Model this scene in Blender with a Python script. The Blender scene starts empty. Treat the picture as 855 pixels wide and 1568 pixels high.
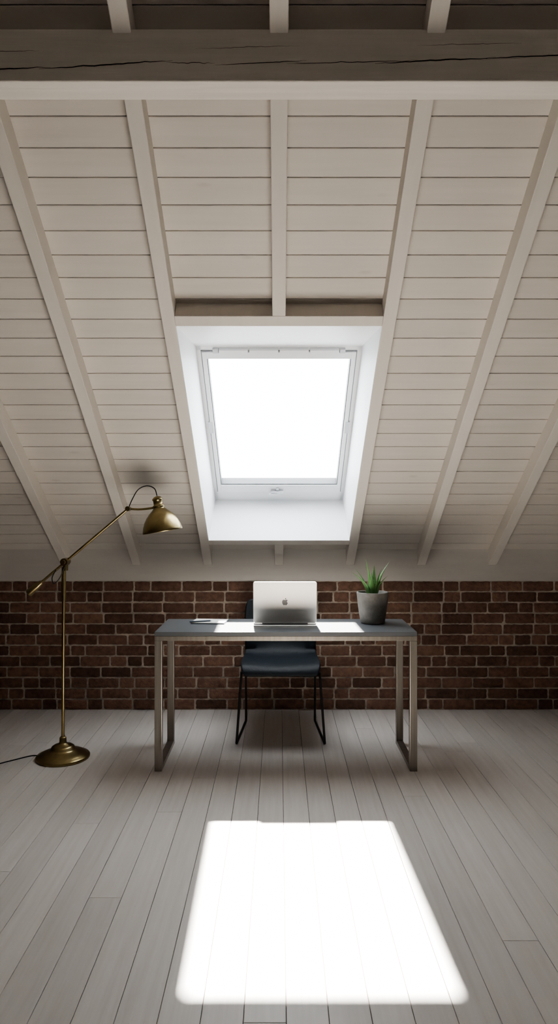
import bpy, math, random
from mathutils import Vector, Matrix, noise
random.seed(7)
scene = bpy.context.scene
COL = scene.collection

# ------------------------------------------------------------ helpers
class MB:
    def __init__(s): s.v=[]; s.f=[]; s.m=[]; s.sm=[]
    def add(s, vs, fs, mat=0, smooth=False, M=None):
        o=len(s.v)
        for p in vs:
            p=Vector(p)
            if M is not None: p=M@p
            s.v.append(p)
        for f in fs:
            s.f.append([i+o for i in f]); s.m.append(mat); s.sm.append(smooth)
    def hexa(s, p, mat=0, M=None):
        s.add(p,[(0,3,2,1),(4,5,6,7),(0,1,5,4),(1,2,6,5),(2,3,7,6),(3,0,4,7)],mat,False,M)
    def box(s,x0,x1,y0,y1,z0,z1,mat=0,M=None):
        s.hexa([(x0,y0,z0),(x1,y0,z0),(x1,y1,z0),(x0,y1,z0),(x0,y0,z1),(x1,y0,z1),(x1,y1,z1),(x0,y1,z1)],mat,M)
    def cbox(s,x0,x1,y0,y1,z0,z1,c,mat=0,M=None):
        """box chamfered on every edge"""
        import bmesh
        bm=bmesh.new(); bmesh.ops.create_cube(bm,size=1)
        for v in bm.verts:
            v.co=Vector(((x0+x1)/2+v.co.x*(x1-x0),(y0+y1)/2+v.co.y*(y1-y0),(z0+z1)/2+v.co.z*(z1-z0)))
        bmesh.ops.bevel(bm,geom=bm.edges[:],offset=c,segments=2,profile=0.5,affect='EDGES')
        bm.verts.index_update()
        s.add([v.co.copy() for v in bm.verts],[[v.index for v in f.verts] for f in bm.faces],mat,False,M)
        bm.free()
    def lathe(s,prof,seg=48,mat=0,M=None,smooth=True):
        vs=[];fs=[]
        for (r,z) in prof:
            for i in range(seg):
                a=2*math.pi*i/seg; vs.append((r*math.cos(a),r*math.sin(a),z))
        for j in range(len(prof)-1):
            for i in range(seg):
                k=(i+1)%seg
                fs.append((j*seg+i,j*seg+k,(j+1)*seg+k,(j+1)*seg+i))
        s.add(vs,fs,mat,smooth,M)
    def tube(s,pts,r,seg=12,mat=0,M=None,sub=1,r2=None):
        pts=[Vector(p) for p in pts]
        if sub>1:
            q=[]
            n=len(pts)
            for i in range(n-1):
                p0=pts[max(i-1,0)];p1=pts[i];p2=pts[i+1];p3=pts[min(i+2,n-1)]
                for k in range(sub):
                    t=k/sub
                    q.append(0.5*((2*p1)+(-p0+p2)*t+(2*p0-5*p1+4*p2-p3)*t*t+(-p0+3*p1-3*p2+p3)*t**3))
            q.append(pts[-1]); pts=q
        n=len(pts); vs=[];fs=[]
        up=None
        for i,p in enumerate(pts):
            a=pts[max(i-1,0)]; b=pts[min(i+1,n-1)]
            t=(b-a).normalized()
            if up is None:
                up=Vector((0,0,1)) if abs(t.z)<0.9 else Vector((0,1,0))
            x=up.cross(t).normalized(); y=t.cross(x).normalized(); up=y
            rr=r if r2 is None else r+(r2-r)*i/(n-1)
            for k in range(seg):
                an=2*math.pi*k/seg
                vs.append(p+x*rr*math.cos(an)+y*rr*math.sin(an))
        for i in range(n-1):
            for k in range(seg):
                k2=(k+1)%seg
                fs.append((i*seg+k,i*seg+k2,(i+1)*seg+k2,(i+1)*seg+k))
        o=len(s.v)
        s.add(vs,fs,mat,True,M)
        s.add([vs[k] for k in range(seg)],[list(range(seg))[::-1]],mat,False,M)
        s.add([vs[(n-1)*seg+k] for k in range(seg)],[list(range(seg))],mat,False,M)
    def obj(s,name,mats,parent=None,bevel=None):
        me=bpy.data.meshes.new(name)
        me.from_pydata([tuple(v) for v in s.v],[],s.f)
        for m in mats: me.materials.append(m)
        for i,p in enumerate(me.polygons):
            p.material_index=s.m[i]; p.use_smooth=s.sm[i]
        me.update()
        import bmesh
        bm=bmesh.new(); bm.from_mesh(me); bmesh.ops.recalc_face_normals(bm,faces=bm.faces[:]); bm.to_mesh(me); bm.free()
        ob=bpy.data.objects.new(name,me); COL.objects.link(ob)
        if parent: ob.parent=parent
        if bevel:
            b=ob.modifiers.new('bevel','BEVEL'); b.width=bevel; b.segments=2; b.limit_method='ANGLE'; b.angle_limit=math.radians(40)
        return ob
def empty(name):
    e=bpy.data.objects.new(name,None); COL.objects.link(e); return e

# ------------------------------------------------------------ materials
def mat(name, color, rough=0.5, metal=0.0, var=0.0, nscale=(8,8,8), bump=0.0, island=0.0, bscale=None, color2=None, spec=0.5, knots=0.0):
    m=bpy.data.materials.new(name); m.use_nodes=True
    nt=m.node_tree; N=nt.nodes; L=nt.links
    b=N['Principled BSDF']; b.inputs['Roughness'].default_value=rough; b.inputs['Metallic'].default_value=metal
    b.inputs['Specular IOR Level'].default_value=spec
    tc=N.new('ShaderNodeTexCoord'); geo=N.new('ShaderNodeNewGeometry')
    off=N.new('ShaderNodeVectorMath'); off.operation='SCALE'
    cmb=N.new('ShaderNodeCombineXYZ')
    for i in range(3): L.new(geo.outputs['Random Per Island'],cmb.inputs[i])
    off.inputs['Scale'].default_value=(40.0 if island>0 else 0.0)
    L.new(cmb.outputs[0],off.inputs[0])
    add=N.new('ShaderNodeVectorMath'); add.operation='ADD'
    mp=N.new('ShaderNodeMapping'); mp.inputs['Scale'].default_value=nscale
    L.new(tc.outputs['Object'],mp.inputs['Vector'])
    L.new(mp.outputs[0],add.inputs[0]); L.new(off.outputs[0],add.inputs[1])
    nz=N.new('ShaderNodeTexNoise'); nz.inputs['Scale'].default_value=1.0; nz.inputs['Detail'].default_value=6; nz.inputs['Roughness'].default_value=0.6
    L.new(add.outputs[0],nz.inputs['Vector'])
    c1=color; c2=color2 if color2 else tuple(c*(1-var) for c in color)
    rp=N.new('ShaderNodeValToRGB'); rp.color_ramp.elements[0].position=0.3; rp.color_ramp.elements[1].position=0.68
    rp.color_ramp.elements[0].color=(*c2,1); rp.color_ramp.elements[1].color=(*c1,1)
    L.new(nz.outputs['Fac'],rp.inputs[0])
    out=rp.outputs[0]
    if island>0:
        hv=N.new('ShaderNodeHueSaturation')
        mr=N.new('ShaderNodeMapRange'); mr.inputs['To Min'].default_value=1-island; mr.inputs['To Max'].default_value=1+island*0.6
        L.new(geo.outputs['Random Per Island'],mr.inputs['Value']); L.new(mr.outputs[0],hv.inputs['Value'])
        L.new(out,hv.inputs['Color']); out=hv.outputs[0]
    if knots>0:
        vo=N.new('ShaderNodeTexVoronoi'); vo.inputs['Scale'].default_value=1.0
        mp2=N.new('ShaderNodeMapping'); mp2.inputs['Scale'].default_value=(2.6,7,7); L.new(tc.outputs['Object'],mp2.inputs['Vector'])
        L.new(mp2.outputs[0],vo.inputs['Vector'])
        r2=N.new('ShaderNodeValToRGB'); r2.color_ramp.elements[0].position=0.03; r2.color_ramp.elements[1].position=0.10
        r2.color_ramp.elements[0].color=(1-knots,1-knots*1.1,1-knots*1.2,1); r2.color_ramp.elements[1].color=(1,1,1,1)
        L.new(vo.outputs['Distance'],r2.inputs[0])
        mx=N.new('ShaderNodeMix'); mx.data_type='RGBA'; mx.blend_type='MULTIPLY'; mx.inputs[0].default_value=1
        L.new(out,mx.inputs[6]); L.new(r2.outputs[0],mx.inputs[7]); out=mx.outputs[2]
    L.new(out,b.inputs['Base Color'])
    if bump>0:
        bp=N.new('ShaderNodeBump'); bp.inputs['Strength'].default_value=bump; bp.inputs['Distance'].default_value=0.01
        if bscale:
            n2=N.new('ShaderNodeTexNoise'); n2.inputs['Scale'].default_value=bscale; n2.inputs['Detail'].default_value=5
            L.new(tc.outputs['Object'],n2.inputs['Vector']); L.new(n2.outputs['Fac'],bp.inputs['Height'])
        else: L.new(nz.outputs['Fac'],bp.inputs['Height'])
        L.new(bp.outputs[0],b.inputs['Normal'])
    return m

M_board=mat('painted_boards',(.70,.655,.60),.6,var=.06,nscale=(1.5,30,30),bump=.08,island=.05,knots=.10,spec=.3)
M_raft=mat('painted_rafter',(.72,.68,.625),.6,var=.06,nscale=(20,2,2),bump=.10,spec=.3)
M_beam=mat('beam_wood',(.78,.74,.68),.7,var=.14,nscale=(1.2,25,25),bump=.3,spec=.25)
M_crack=mat('beam_crack',(.02,.016,.012),.9)
M_deck=mat('roof_deck',(.10,.085,.07),.9)
M_plaster=mat('plaster',(.20,.18,.16),.85,var=.06,nscale=(2,2,2),bump=.1,bscale=60)
M_reveal=mat('reveal_paint',(.86,.87,.88),.5,var=.03,nscale=(3,3,3))
M_plate=mat('wall_plate_paint',(.60,.575,.54),.6,var=.06,nscale=(2,20,20),bump=.1)
M_floor=mat('whitewashed_oak',(.71,.68,.65),.42,nscale=(48,2.2,10),bump=.05,island=.06,color2=(.635,.60,.565),spec=.45)
M_gap=mat('floor_gap',(.17,.145,.125),.9)
M_brick=mat('brick_clay',(.275,.158,.115),.85,nscale=(30,30,30),bump=.7,bscale=120,island=.42,color2=(.135,.080,.060),spec=.25)
M_mortar=mat('mortar',(.68,.59,.50),.95,var=.45,nscale=(16,16,16),bump=.8,bscale=70,spec=.15)
M_frame=mat('window_white',(.82,.83,.84),.35,var=.02)
M_gasket=mat('window_gasket',(.22,.23,.24),.45,var=.05)
M_alu=mat('window_alu',(.62,.63,.65),.35,.7,var=.05)
M_top=mat('desk_top_laminate',(.095,.102,.11),.42,var=.12,nscale=(10,10,10),spec=.5)
M_steel=mat('brushed_steel',(.36,.33,.29),.36,.85,var=.25,nscale=(60,60,3))
M_brass=mat('aged_brass',(.36,.29,.15),.30,1.0,var=.35,nscale=(14,14,14))
M_shadein=mat('shade_inner',(.7,.66,.55),.5)
M_blk=mat('black_steel',(.012,.012,.014),.35,.3)
M_leather=mat('navy_leather',(.010,.016,.023),.5,var=.25,nscale=(20,20,20),bump=.25,bscale=220,spec=.35)
M_lap=mat('laptop_aluminium',(.66,.64,.61),.45,.7,var=.03)
M_emb=mat('emblem_mirror',(.02,.02,.022),.3,0)
M_key=mat('key_black',(.02,.02,.022),.5)
M_scr=mat('screen_glass',(.01,.01,.012),.08)
M_pot=mat('pot_concrete',(.27,.255,.235),.85,nscale=(18,18,18),bump=.3,bscale=80,color2=(.17,.16,.148))
M_soil=mat('soil',(.05,.035,.025),.95,var=.5,nscale=(80,80,80),bump=1)
M_leaf=mat('aloe_leaf',(.21,.42,.14),.38,nscale=(30,30,12),color2=(.10,.27,.08),island=.2)
M_paper=mat('paper',(.72,.72,.70),.7,var=.03)
M_cover=mat('notebook_cover',(.03,.05,.075),.5)
M_bulb=mat('bulb_glass',(.8,.8,.78),.2)
# glass
M_glass=bpy.data.materials.new('window_glass'); M_glass.use_nodes=True
nt=M_glass.node_tree; nt.nodes.remove(nt.nodes['Principled BSDF'])
tr=nt.nodes.new('ShaderNodeBsdfTransparent'); gl=nt.nodes.new('ShaderNodeBsdfGlossy'); gl.inputs['Roughness'].default_value=.02
mxs=nt.nodes.new('ShaderNodeMixShader'); mxs.inputs[0].default_value=.04
nt.links.new(tr.outputs[0],mxs.inputs[1]); nt.links.new(gl.outputs[0],mxs.inputs[2]); nt.links.new(mxs.outputs[0],nt.nodes['Material Output'].inputs[0])

# ------------------------------------------------------------ room constants
HX=4.3; WY=4.885; BY=2*1.0-WY; RIDGE=1.0
SL=.7117; H=math.sqrt(1+SL*SL); SN=SL/H; CS=1/H
def zl(y): return 4.483-SL*y
def sp(x,y,n,mir=False):
    yy=y+SN*n; z=zl(y)+CS*n
    if mir: yy=2*RIDGE-yy
    return (x,yy,z)
def sbox(mb,x0,x1,y0,y1,n0,n1,mat=0,mir=False):
    P=lambda x,y,n: sp(x,y,n,mir)
    mb.hexa([P(x0,y0,n0),P(x1,y0,n0),P(x1,y1,n0),P(x0,y1,n0),P(x0,y0,n1),P(x1,y0,n1),P(x1,y1,n1),P(x0,y1,n1)],mat)

# ------------------------------------------------------------ ceiling boards
c=MB()
d=.0923; ND=.09
def board(x0,x1,y0,y1,mir):
    # shallow chamfered board lying on slope plane
    g=.0015/H*1.0; ch=.0016
    y0+=g; y1-=g
    P=lambda x,y,n: sp(x,y,n,mir)
    prof=[(y0,ND+ch),(y0+ch,ND),(y1-ch,ND),(y1,ND+ch),(y1,ND+.018),(y0,ND+.018)]
    vs=[P(x0,a,b) for a,b in prof]+[P(x1,a,b) for a,b in prof]
    fs=[(i,(i+1)%6,(i+1)%6+6,i+6) for i in range(6)]+[(5,4,3,2,1,0),(6,7,8,9,10,11)]
    c.add(vs,fs,0)
ys=2.44
k0=int(math.floor((RIDGE-ys)/d)); k1=int(math.ceil((4.84-ys)/d))
OT,OB=3.105,4.65
for mir in (False,True):
    for k in range(k0,k1):
        a=max(ys+k*d,RIDGE-.05); b=min(ys+(k+1)*d,4.84)
        if b-a<.01: continue
        if (not mir) and b>OT and a<OB:
            board(-HX,-.49,a,b,mir); board(.49,HX,a,b,mir)
            if a<OT-.012: board(-.49,.49,a,OT+.02,mir)
            if b>OB+.012: board(-.49,.49,OB-.015,b,mir)
        else: board(-HX,HX,a,b,mir)
# roof deck
N0,N1=ND+.0178,ND+.07
RD=RIDGE-.10
sbox(c,-HX-.2,HX+.2,RD,3.15,N0,N1,1); sbox(c,-HX-.2,HX+.2,4.636,5.05,N0,N1,1)
sbox(c,-HX-.2,-.478,3.15,4.636,N0,N1,1); sbox(c,.478,HX+.2,3.15,4.636,N0,N1,1)
sbox(c,-HX-.2,HX+.2,RD,5.05,N0,N1,1,True)
ceiling=c.obj('ceiling',[M_board,M_deck])

# rafters
r=MB(); RW=.03
def raf(x,y0,y1,mir=False): sbox(r,x-RW,x+RW,y0,y1,0,ND+.002,0,mir)
for i in range(-8,9):
    x=i*.5
    raf(x,RIDGE-.0,4.86-.0,True)
    if i==0:
        raf(0,RIDGE,OT); raf(0,OB,4.862)
    else: raf(x,RIDGE,4.862)
sbox(r,-.4702,.4702,OT,3.152,0,N0+.01)
nn_=N0+.01
r.hexa([sp(-.4702,4.608,0),sp(.4702,4.608,0),sp(.4702,OB,0),sp(-.4702,OB,0),sp(-.4702,4.630,nn_),sp(.4702,4.630,nn_),sp(.4702,OB+.01,nn_),sp(-.4702,OB+.01,nn_)])
r.box(-HX,HX,RIDGE-.035,RIDGE+.035,zl(RIDGE)-.08,zl(RIDGE)+.06)
rafters=r.obj('rafters',[M_raft],parent=ceiling,bevel=.003)

# tie beam with drying cracks
b=MB(); b.cbox(-HX,HX,2.2,2.3,2.763,2.93,.004)
beam=b.obj('ceiling_beam',[M_beam])
cr=MB()
def crack(pts,w):
    # tapered sliver inset on beam face
    n=len(pts); top=[];bot=[]
    for i,(px,py) in enumerate(pts):
        x=(px-428)/481.8; z=1.395-(py-784)/481.8
        t=i/(n-1); ww=w*math.sin(math.pi*min(max(t,.03),.97))**.7/481.8/2
        top.append((x,2.1994,z+ww)); bot.append((x,2.1994,z-ww))
    cr.add(top+bot,[(i,i+1,n+i+1,n+i) for i in range(n-1)])
def wob(x0,y0,x1,y1,n=24,a=1.0):
    return [(x0+(x1-x0)*i/n, y0+(y1-y0)*i/n+a*2*noise.noise(Vector((i*.45,x0*.1,y1)))) for i in range(n+1)]
crack(wob(-90,110,78,103),2.2); crack(wob(60,106,265,93),2.2); crack(wob(255,96,330,97),1.1)
crack(wob(330,100,470,93),1.3); crack(wob(440,98,640,93),1.2); crack(wob(575,98,760,88),2.3); crack(wob(740,90,960,80),2.0)
crack(wob(-60,80,60,78),.8); crack(wob(300,75,460,70),.6); crack(wob(640,70,800,66),.7)
cr.obj('crack_lines',[M_crack],parent=beam)

# ------------------------------------------------------------ wall plate (trim)
t=MB(); t.box(-HX,HX,4.862,5.06,.909,1.14); 
t.obj('trim_1',[M_plate],bevel=.004)
t=MB(); t.box(-HX,HX,BY-.175,BY+.023,.909,1.14)
t.obj('trim_2',[M_plate],bevel=.004)

# ------------------------------------------------------------ brick wall
w=MB()
w.box(-HX-.1,HX+.1,WY+.002,WY+.2,-.06,.908,1)
CH=.909/12
def brick(x0,x1,z0,z1):
    g=.0050
    x0+=g+random.uniform(0,.002); x1-=g+random.uniform(0,.002); z0+=g+random.uniform(-.001,.0015); z1-=g+random.uniform(-.001,.0015)
    x1=min(x1,HX)
    nx=max(4,int((x1-x0)/.014)); nz=5; seed=random.random()*100
    proud=random.uniform(-.002,.003); tilt=random.uniform(-.004,.004)
    vs=[];fs=[]
    for j in range(nz+1):
        for i in range(nx+1):
            u=i/nx; v=j/nz
            x=x0+(x1-x0)*u; z=z0+(z1-z0)*v
            e=(i in(0,nx)) ; f=(j in(0,nz))
            y=WY-.005-proud+tilt*(u-.5)
            n1=noise.noise(Vector((x*30,z*30,seed)))
            y+=.0024*n1
            if e or f: y+=.003
            if e: x+=.0035*noise.noise(Vector((z*70,seed,1)))
            if f: z+=.0035*noise.noise(Vector((x*60,seed,2)))
            if e and f: y+=.002; x+=(.0016 if i==0 else -.0016); z+=(.0016 if j==0 else -.0016)
            vs.append((x,y,z))
    W=nx+1
    for j in range(nz):
        for i in range(nx): fs.append((j*W+i,j*W+i+1,(j+1)*W+i+1,(j+1)*W+i))
    # skirt back to the mortar
    ring=[i for i in range(W)]+[j*W+nx for j in range(1,nz+1)]+[nz*W+i for i in range(nx-1,-1,-1)]+[j*W for j in range(nz-1,0,-1)]
    base=len(vs)
    for q in ring: vs.append((vs[q][0],WY+.012,vs[q][2]))
    n=len(ring)
    for q in range(n): fs.append((ring[q],base+q,base+(q+1)%n,ring[(q+1)%n]))
    w.add(vs,fs,0,False)
for row in range(12):
    x=-HX-(.0 if row%2 else .11)-random.uniform(0,.03)
    while x<HX-.03:
        if random.random()<.25: L_=.112
        else: L_=.218
        L_+=random.uniform(-.008,.008)
        if x+L_>-HX+.03: brick(max(x,-HX),min(x+L_,HX),row*CH,(row+1)*CH)
        x+=L_
w.obj('wall_front',[M_brick,M_mortar])

# other walls
g=MB()
def gable(mb,xa,xb):
    pts=[(WY+.2,-.06),(WY+.2,zl(WY)+.09),(RIDGE,zl(RIDGE)+.18),(BY-.2,zl(WY)+.09),(BY-.2,-.06)]
    n=len(pts)
    mb.add([(xa,y,z) for y,z in pts]+[(xb,y,z) for y,z in pts],[(0,1,2,3,4),(9,8,7,6,5)]+[(i,(i+1)%n,(i+1)%n+n,i+n) for i in range(n)])
gable(g,-HX-.18,-HX); g.obj('wall_left',[M_plaster])
g=MB(); gable(g,HX,HX+.18); g.obj('wall_right',[M_plaster])
g=MB(); g.box(-HX,HX,BY-.2,BY,-.06,.908); g.obj('wall_back',[M_plaster])

# ------------------------------------------------------------ floor
f=MB(); f.box(-HX,HX,BY,WY+.008,-.06,-.006,1)
PW=.118
x=-PW*37+.02
while x<HX:
    y=BY-random.uniform(0,3)
    while y<WY:
        L_=random.uniform(2.4,4.2); y2=y+L_
        a=max(y,BY)+.0006; bb=min(y2,WY+.006)-.0006
        xa=max(x+.0009,-HX); xb=min(x+PW-.0009,HX)
        if bb>a+.02 and xb>xa+.01:
            ch=.0009
            vs=[(xa,a,-.006),(xb,a,-.006),(xb,bb,-.006),(xa,bb,-.006),(xa,a,-ch),(xb,a,-ch),(xb,bb,-ch),(xa,bb,-ch),
                (xa+ch,a+ch,0),(xb-ch,a+ch,0),(xb-ch,bb-ch,0),(xa+ch,bb-ch,0)]
            fs=[(0,3,2,1)]+[(i,(i+1)%4,(i+1)%4+4,i+4) for i in range(4)]+[(i+4,(i+1)%4+4,(i+1)%4+8,i+8) for i in range(4)]+[(8,9,10,11)]
            f.add(vs,fs,0)
        y=y2
    x+=PW
f.obj('floor',[M_floor,M_gap])

# ------------------------------------------------------------ skylight
ND_W=.385
def wz(y): return 4.955-SL*y
def wp(x,y,n):  # n = into the room
    return (x,y-SN*n,wz(y)-CS*n)
def wbox(mb,x0,x1,y0,y1,n0,n1,mat=0):
    P=wp
    mb.hexa([P(x0,y0,n0),P(x1,y0,n0),P(x1,y1,n0),P(x0,y1,n0),P(x0,y0,n1),P(x1,y0,n1),P(x1,y1,n1),P(x0,y1,n1)],mat)
sh=MB()
A=(3.1525,zl(3.152)+.003); B=(4.6075,zl(4.608)+.003); C=(4.885,wz(4.885)); E=(3.742,wz(3.742))
xi,xo=.468,.45; T=.03
def quadslab(mb,p,off,mat=0):
    off=Vector(off); p=[Vector(q) for q in p]
    mb.hexa([p[0],p[1],p[2],p[3],p[0]+off,p[1]+off,p[2]+off,p[3]+off],mat)
for s in (-1,1):
    quadslab(sh,[(s*xi,*A),(s*xi,*B),(s*xo,*C),(s*xo,*E)],(s*.02,0,0))
ex=.02
quadslab(sh,[(-xi-ex,*A),(xi+ex,*A),(xo+ex,*E),(-xo-ex,*E)],(0,-.004,.025))
quadslab(sh,[(-xi-ex,*B),(xi+ex,*B),(xo+ex,*C),(-xo-ex,*C)],(0,.02,-.015))
win=empty('window_1')
sh.obj('shaft_lining',[M_reveal],parent=win)
fr=MB()
x1=.474; yT,yB=3.70,4.93
# outer frame
gx=.392; gT,gB=3.814,4.727
fx=.435
wbox(fr,-x1,-fx+.01,yT,yB,-.08,.0); wbox(fr,fx-.01,x1,yT,yB,-.08,.0)
wbox(fr,-x1,x1,yT,3.765,-.08,.0); wbox(fr,-x1,x1,4.80,yB,-.08,.0)
# sash (slightly set back inside outer frame) with gasket reveal
def ring(xo_,t0,b0,xi_,t1,b1,n0,n1,mt):
    wbox(fr,-xo_,-xi_,t0,b0,n0,n1,mt); wbox(fr,xi_,xo_,t0,b0,n0,n1,mt)
    wbox(fr,-xi_,xi_,t0,t1,n0,n1,mt); wbox(fr,-xi_,xi_,b1,b0,n0,n1,mt)
ring(.427,3.765,4.80,.421,3.77,4.795,-.07,.004,1)
ring(.421,3.77,4.795,gx+.006,3.808,4.735,-.06,.012,0)
ring(gx+.006,3.808,4.735,gx,gT,gB,-.05,.004,1)
# ventilation bar with segments and handle
for i in range(4):
    a=-.33+i*.165
    wbox(fr,a+.004,a+.161,3.752,3.772,.0,.022,0)
wbox(fr,-.36,-.33,3.752,3.772,0,.018,2); wbox(fr,.33,.36,3.752,3.772,0,.018,2)
wbox(fr,-.055,.03,4.772,4.79,.012,.03,2); wbox(fr,-.02,0.0,4.755,4.80,.012,.022,2); wbox(fr,-.07,-.01,4.79,4.80,.022,.036,0)
# hinge side clips
for s in (-1,1): wbox(fr,s*.42-.012,s*.42+.012,4.22,4.30,.004,.016,2)
fr.obj('window_frame',[M_frame,M_gasket,M_alu],parent=win,bevel=.0015)
gm=MB(); gm.add([wp(-gx-.002,gT-.004,-.03),wp(gx+.002,gT-.004,-.03),wp(gx+.002,gB+.004,-.03),wp(-gx-.002,gB+.004,-.03)],[(0,1,2,3)])
gm.obj('glass_pane',[M_glass],parent=win)

# ------------------------------------------------------------ desk
dk=empty('desk')
X0,X1,Y0,Y1=-.670,.744,3.72,4.18
m=MB(); m.cbox(X0,X1,Y0,Y1,.728,.75,.002); m.obj('table_top',[M_top],parent=dk)
m=MB()
m.cbox(X0,X1,Y0+.001,Y0+.031,.702,.7278,.002); m.cbox(X0,X1,Y1-.031,Y1-.001,.702,.7278,.002)
for s,xa in ((0,X0),(1,X1-.04)):
    m.cbox(xa,xa+.04,Y0+.031,Y1-.031,.702,.7278,.002)
    m.cbox(xa,xa+.04,Y0,Y0+.035,0.0,.702,.002)
    m.cbox(xa,xa+.04,Y1-.035,Y1,0.0,.702,.002)
    m.cbox(xa,xa+.04,Y0+.035,Y1-.035,0,.025,.002)
m.obj('steel_frame',[M_steel],parent=dk)

# ------------------------------------------------------------ laptop
lp=empty('laptop'); LX=.034; LZ=.7508
def rrect(w_,h_,r_,n=8):
    pts=[]
    for cx,cy,a0 in ((w_/2-r_,h_/2-r_,0),(-w_/2+r_,h_/2-r_,90),(-w_/2+r_,-h_/2+r_,180),(w_/2-r_,-h_/2+r_,270)):
        for i in range(n+1):
            a=math.radians(a0+90*i/n); pts.append((cx+r_*math.cos(a),cy+r_*math.sin(a)))
    return pts
def slab(mb,outline,z0,z1,mat=0,M=None):
    n=len(outline)
    vs=[(x,y,z0) for x,y in outline]+[(x,y,z1) for x,y in outline]
    mb.add(vs,[list(range(n))[::-1],list(range(n,2*n))]+[(i,(i+1)%n,(i+1)%n+n,i+n) for i in range(n)],mat,False,M)
m=MB(); Mb=Matrix.Translation((LX,3.957+.112,LZ))
slab(m,rrect(.358,.222,.012),0.0015,.012,0,Mb)
for s in (-1,1):
    for q in (-1,1): m.lathe([(.001,0),(.007,0),(.007,.002),(.001,.002)],12,1,Mb@Matrix.Translation((s*.15,q*.09,-.0006)))
m.obj('base',[M_lap,M_key],parent=lp,bevel=.0012)
m=MB()
for rr in range(6):
    for cc in range(14):
        kx=LX-.135+cc*.0208; ky=3.957+.03+rr*.0185
        m.box(kx-.0085,kx+.0085,ky-.0075,ky+.0075,LZ+.0118,LZ+.0132)
m.box(LX-.06,LX+.06,4.108,4.172,LZ+.0118,LZ+.0124,1)
m.obj('keyboard',[M_key,M_lap],parent=lp)
th=math.radians(11)
# lid local: X right, Y up the lid, Z towards camera
Ml=Matrix.Translation((LX,3.952,LZ+.0125))@Matrix(((1,0,0,0),(0,-math.sin(th),-math.cos(th),0),(0,math.cos(th),-math.sin(th),0),(0,0,0,1)))
m=MB(); slab(m,[(x,y+.1225) for x,y in rrect(.36,.243,.013)],0,.006,0,Ml)
m.obj('lid',[M_lap],parent=lp,bevel=.0012)
m=MB(); slab(m,[(x,y+.1225) for x,y in rrect(.35,.233,.009)],-.0006,-.0001,0,Ml); m.obj('screen',[M_scr],parent=lp)
m=MB(); m.tube([(LX-.13,3.957,LZ+.010),(LX+.13,3.957,LZ+.010)],.0045,12); m.obj('hinge',[M_key],parent=lp)
ap=[(0,.60),(.2,.72),(.45,.78),(.68,.70),(.83,.54),(.70,.40),(.62,.22),(.61,.05),(.68,-.12),(.86,-.28),(.76,-.58),(.56,-.88),(.36,-1.0),(.12,-.93),(0,-.91),(-.12,-.93),(-.36,-1.0),(-.58,-.86),(-.80,-.5),(-.88,-.05),(-.85,.32),(-.68,.63),(-.42,.78),(-.18,.72)]
lf=[(0.0,.80),(.0,1.0),(.14,1.22),(.34,1.34),(.34,1.12),(.2,.9)]
m=MB(); S=.0185
slab(m,[(x*S,y*S+.125) for x,y in ap][::-1],.0061,.0066,0,Ml); slab(m,[(x*S,y*S+.125) for x,y in lf],.0061,.0066,0,Ml)
m.obj('lid_emblem',[M_emb],parent=lp)

# ------------------------------------------------------------ notepad + pen
nb=empty('notebook')
Mn=Matrix.Translation((-.405,4.055,.7503))@Matrix.Rotation(math.radians(-6),4,'Z')
m=MB(); slab(m,rrect(.20,.15,.006),0,.002,0,Mn); slab(m,rrect(.194,.144,.004),.002,.008,1,Mn); m.obj('pages',[M_cover,M_paper],parent=nb)
pn=MB(); pn.tube([(-.515,3.99,.7625),(-.40,4.03,.7625)],.0042,12,0); pn.tube([(-.40,4.03,.7625),(-.388,4.034,.7625)],.004,12,1,r2=.0008)
pn.obj('pen',[M_cover,M_alu])

# ------------------------------------------------------------ potted aloe
pl=empty('potted_aloe'); PX,PY=.545,4.03; PZ=.7503
m=MB(); Mp=Matrix.Translation((PX,PY,PZ))
m.lathe([(.001,0),(.064,0),(.070,.004),(.078,.05),(.086,.11),(.0915,.165),(.0925,.176),(.0905,.180),(.084,.180),(.0825,.176),(.080,.150),(.001,.150)],56,0,Mp)
m.obj('pot',[M_pot],parent=pl)
m=MB(); m.lathe([(.001,.162),(.03,.164),(.06,.160),(.081,.157),(.081,.152),(.001,.152)],32,0,Mp); m.obj('soil',[M_soil],parent=pl)
m=MB()
def leaf(tip,w_,bow,bx=0,by=0):
    w_*=1.3
    b0=Vector((PX+bx,PY+by,PZ+.158)); tp=Vector((PX+tip[0],PY+tip[1],tip[2]))
    ax=tp-b0; out=Vector((ax.x,ax.y,0)); 
    if out.length<.01: out=Vector((.3,-1,0))
    out.normalize(); n=14; vs=[];fs=[]
    side=Vector((0,0,1)).cross(out).normalized()
    for i in range(n+1):
        t=i/n
        p=b0+ax*t+out*(-bow*math.sin(math.pi*t))*1.0+Vector((0,0,bow*.6*math.sin(math.pi*t)))
        tg=(ax-out*bow*math.pi*math.cos(math.pi*t)).normalized()
        nn=side.cross(tg).normalized()
        if nn.dot(out)<0: nn=-nn
        ww=w_*(1-t**1.7)*(.85+.3*math.sin(math.pi*min(t*1.5,1)))/2+.0006; th_=ww*.55
        for (u,v) in ((-1,-.25),(-.5,.55),(0,.9),(.5,.55),(1,-.25),(.5,-.15),(0,.1),(-.5,-.15)):
            vs.append(p+side*u*ww+nn*v*th_)
    for i in range(n):
        for k in range(8): fs.append((i*8+k,i*8+(k+1)%8,(i+1)*8+(k+1)%8,(i+1)*8+k))
    fs.append(list(range(8))); m.add(vs,fs,0,True)
    # marginal teeth
    for i in range(1,n-1):
        for e in (0,4):
            q=vs[i*8+e]; s_=side*(-1 if e==0 else 1)
            tg=(vs[(i+1)*8+e]-q).normalized()
            m.add([q-tg*.002,q+tg*.002,q+s_*.0028+tg*.0015],[(0,1,2)],1)
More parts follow.
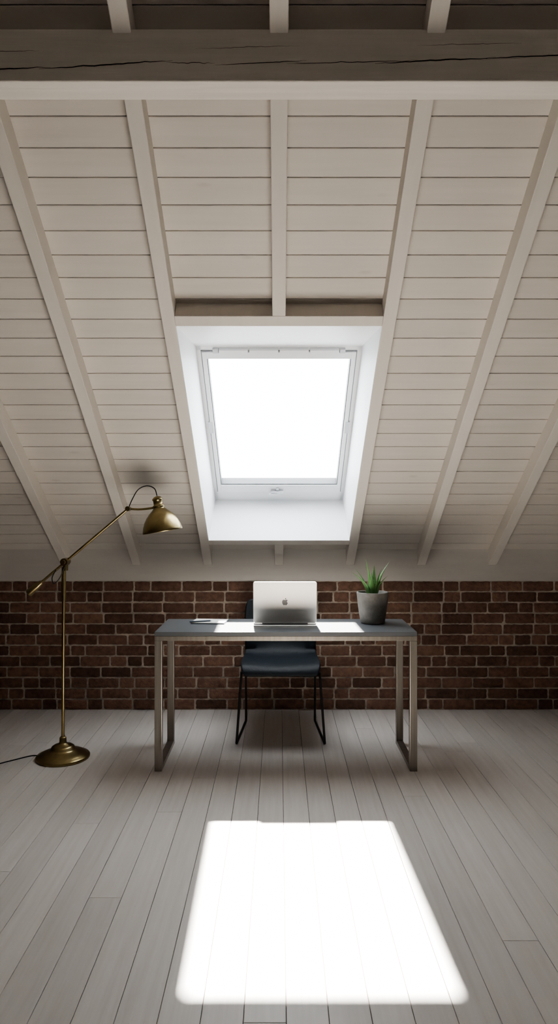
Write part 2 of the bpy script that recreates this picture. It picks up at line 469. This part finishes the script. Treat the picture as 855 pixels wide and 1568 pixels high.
leaf((-.04,.0,1.125),.034,.006,-.008,0)
leaf((.100,.01,1.105),.032,.012,.012,0)
leaf((-.128,-.02,1.050),.030,.018,-.02,0)
leaf((-.098,.03,1.062),.026,.012,-.02,.02)
leaf((.012,.02,1.085),.030,-.004,.005,.015)
leaf((.050,-.03,1.070),.030,.008,.012,-.02)
leaf((-.012,-.04,1.045),.030,.006,-.004,-.02)
leaf((.085,-.04,1.030),.024,.014,.02,-.015)
leaf((-.075,-.05,1.010),.024,.014,-.02,-.02)
m.obj('aloe_leaves',[M_leaf,M_paper],parent=pl)

# ------------------------------------------------------------ chair
ch=empty('chair'); CX=.010
prof=[(4.165,.405),(4.172,.428),(4.20,.447),(4.27,.452),(4.36,.444),(4.45,.437),(4.52,.437),(4.575,.450),(4.61,.480),(4.632,.53),(4.645,.60),(4.655,.68),(4.663,.75),(4.668,.792),(4.670,.812)]
m=MB(); nx=16
hw=[.215,.232,.243,.247,.247,.245,.242,.238,.236,.236,.238,.238,.236,.226,.205]
vs=[];fs=[]
for j,(y,z) in enumerate(prof):
    for i in range(nx+1):
        u=-1+2*i/nx
        seat=1 if j<7 else 0
        zz=z+(.012*u*u if seat and j>1 else 0); yy=y-(.035*u*u if j>8 else 0)
        vs.append((CX+u*hw[j],yy,zz))
W=nx+1
for j in range(len(prof)-1):
    for i in range(nx): fs.append((j*W+i,j*W+i+1,(j+1)*W+i+1,(j+1)*W+i))
m.add(vs,fs,0,True)
seat=m.obj('seat_shell',[M_leather],parent=ch)
so=seat.modifiers.new('solid','SOLIDIFY'); so.thickness=.026; so.offset=0
be=seat.modifiers.new('bev','BEVEL'); be.width=.008; be.segments=3; be.limit_method='ANGLE'; be.angle_limit=math.radians(50)
ss=seat.modifiers.new('sub','SUBSURF'); ss.levels=1; ss.render_levels=2
m=MB()
R=.0075
for s in (-1,1):
    pts=[(CX+s*.20,4.50,.418),(CX+s*.225,4.54,.40),(CX+s*.228,4.56,.36),(CX+s*.229,4.598,.04),(CX+s*.230,4.597,.014),(CX+s*.232,4.575,.0085),(CX+s*.262,4.19,.0085),(CX+s*.264,4.166,.014),(CX+s*.263,4.158,.04),(CX+s*.240,4.215,.385),(CX+s*.236,4.222,.41),(CX+s*.20,4.24,.425)]
    m.tube(pts,R,12,0,sub=4)
m.tube([(CX-.21,4.24,.422),(CX+.21,4.24,.422)],R,12); m.tube([(CX-.21,4.50,.414),(CX+.21,4.50,.414)],R,12)
m.obj('sled_frame',[M_blk],parent=ch)

# ------------------------------------------------------------ floor lamp
fl=empty('floor_lamp'); LD=3.93
def L3(px,py,dy=0): return Vector(((px-428)/269.7,LD+dy,1.395-(py-784)/269.7))
bx=L3(97,0).x
m=MB(); Mp=Matrix.Translation((bx,LD,0))
m.lathe([(.001,0),(.146,0),(.149,.004),(.149,.012),(.145,.018),(.132,.022),(.128,.026),(.105,.036),(.075,.046),(.066,.054),(.062,.066),(.050,.074),(.026,.082),(.020,.09),(.019,.115),(.013,.122),(.001,.122)],64,0,Mp)
m.obj('weighted_base',[M_brass],parent=fl)
J=L3(101,860); Eh=L3(197,779); Wt=L3(60,895)
m=MB()
m.tube([(bx,LD,.11),(bx+.004,LD,J.z-.03)],.0095,16)
m.tube([(bx+.004,LD,J.z-.22),(bx+.005,LD,J.z-.03)],.0125,16)
m.obj('pole',[M_brass],parent=fl)
m=MB()
m.tube([J+Vector((0,.03,0)),J+Vector((0,-.035,0))],.021,20)
m.tube([J+Vector((0,-.035,0)),J+Vector((0,-.048,0))],.011,16)
m.tube([J+Vector((0,0,-.05)),J+Vector((0,0,0))],.014,16)
m.tube([Wt,Eh],.0078,14)
dr=(Wt-Eh).normalized()
m.tube([Wt-dr*.02,Wt,Wt+dr*.008,Wt+dr*.075],.013,18,r2=.022)
m.tube([Wt+dr*.075,Wt+dr*.082],.022,18,r2=.012)
m.tube([Eh+Vector((0,.02,0)),Eh+Vector((0,-.022,0))],.014,16)
Nk=L3(238,777)
m.tube([Eh,L3(212,780),L3(226,779),Nk],.0065,12,sub=3)
m.obj('swing_arm',[M_brass],parent=fl)
# shade
top=L3(241,760); rim=L3(250,814); ax=(top-rim).normalized()
rot=Vector((0,0,1)).rotation_difference(ax).to_matrix().to_4x4()
Ms=Matrix.Translation(rim)@rot; hh=(top-rim).length
m=MB()
pr=[(.111,0),(.113,.003),(.112,.012),(.107,.033),(.096,.060),(.080,.086),(.060,.108),(.042,.124),(.033,.134),(.031,.140),(.034,.144),(.034,.150),(.027,.154),(.026,.178),(.030,.182),(.029,.190),(.018,.200),(.010,hh),(.001,hh+.003)]
m.lathe(pr,56,0,Ms)
m.lathe([(.111,0),(.109,.003),(.104,.031),(.093,.058),(.076,.083),(.055,.103),(.001,.118)],56,1,Ms)
m.obj('lamp_shade',[M_brass,M_shadein],parent=fl)
m=MB(); m.lathe([(.001,.03),(.018,.036),(.028,.055),(.026,.075),(.014,.098),(.013,.115)],24,0,Ms); m.obj('bulb',[M_bulb],parent=fl)
m=MB()
m.tube([Eh,L3(203,765),L3(212,750),L3(225,744),L3(237,748),L3(241,759)],.0028,8,sub=6)
m.tube([L3(88,872,-.02),L3(83,884,-.03),L3(86,893,-.03),L3(94,884,-.02),L3(101,868,-.02)],.0028,8,sub=6)
m.tube([Vector((bx-.14,LD+.01,.008)),Vector((bx-.19,LD+.02,.004)),Vector((bx-.28,LD-.06,.0035)),Vector((bx-.40,LD-.16,.0035)),Vector((bx-.60,LD-.17,.0035)),Vector((bx-.9,LD-.05,.0035)),Vector((bx-1.3,LD-.1,.0035)),Vector((-3.28,LD,.0035))],.0034,8,sub=8)
m.obj('power_cord',[M_blk],parent=fl)

# ------------------------------------------------------------ lights
sun=bpy.data.lights.new('sun','SUN'); sun.energy=92; sun.angle=math.radians(1.5); sun.color=(1,.955,.89)
so_=bpy.data.objects.new('sun',sun); COL.objects.link(so_)
dirv=Vector((.068,-1,-1.24)); so_.rotation_euler=dirv.to_track_quat('-Z','Y').to_euler(); so_.location=(0,7,6)
wd=bpy.data.worlds.new('sky'); scene.world=wd; wd.use_nodes=True
bg=wd.node_tree.nodes['Background']; bg.inputs[0].default_value=(.92,.96,1,1); bg.inputs[1].default_value=10
scene.view_settings.look='AgX - Medium High Contrast'

cam=bpy.data.cameras.new('camera'); cam.sensor_fit='HORIZONTAL'; cam.sensor_width=36; cam.lens=36*1060/855
co=bpy.data.objects.new('camera',cam); COL.objects.link(co); co.location=(0,0,1.395); co.rotation_euler=(math.radians(90),0,0)
scene.camera=co
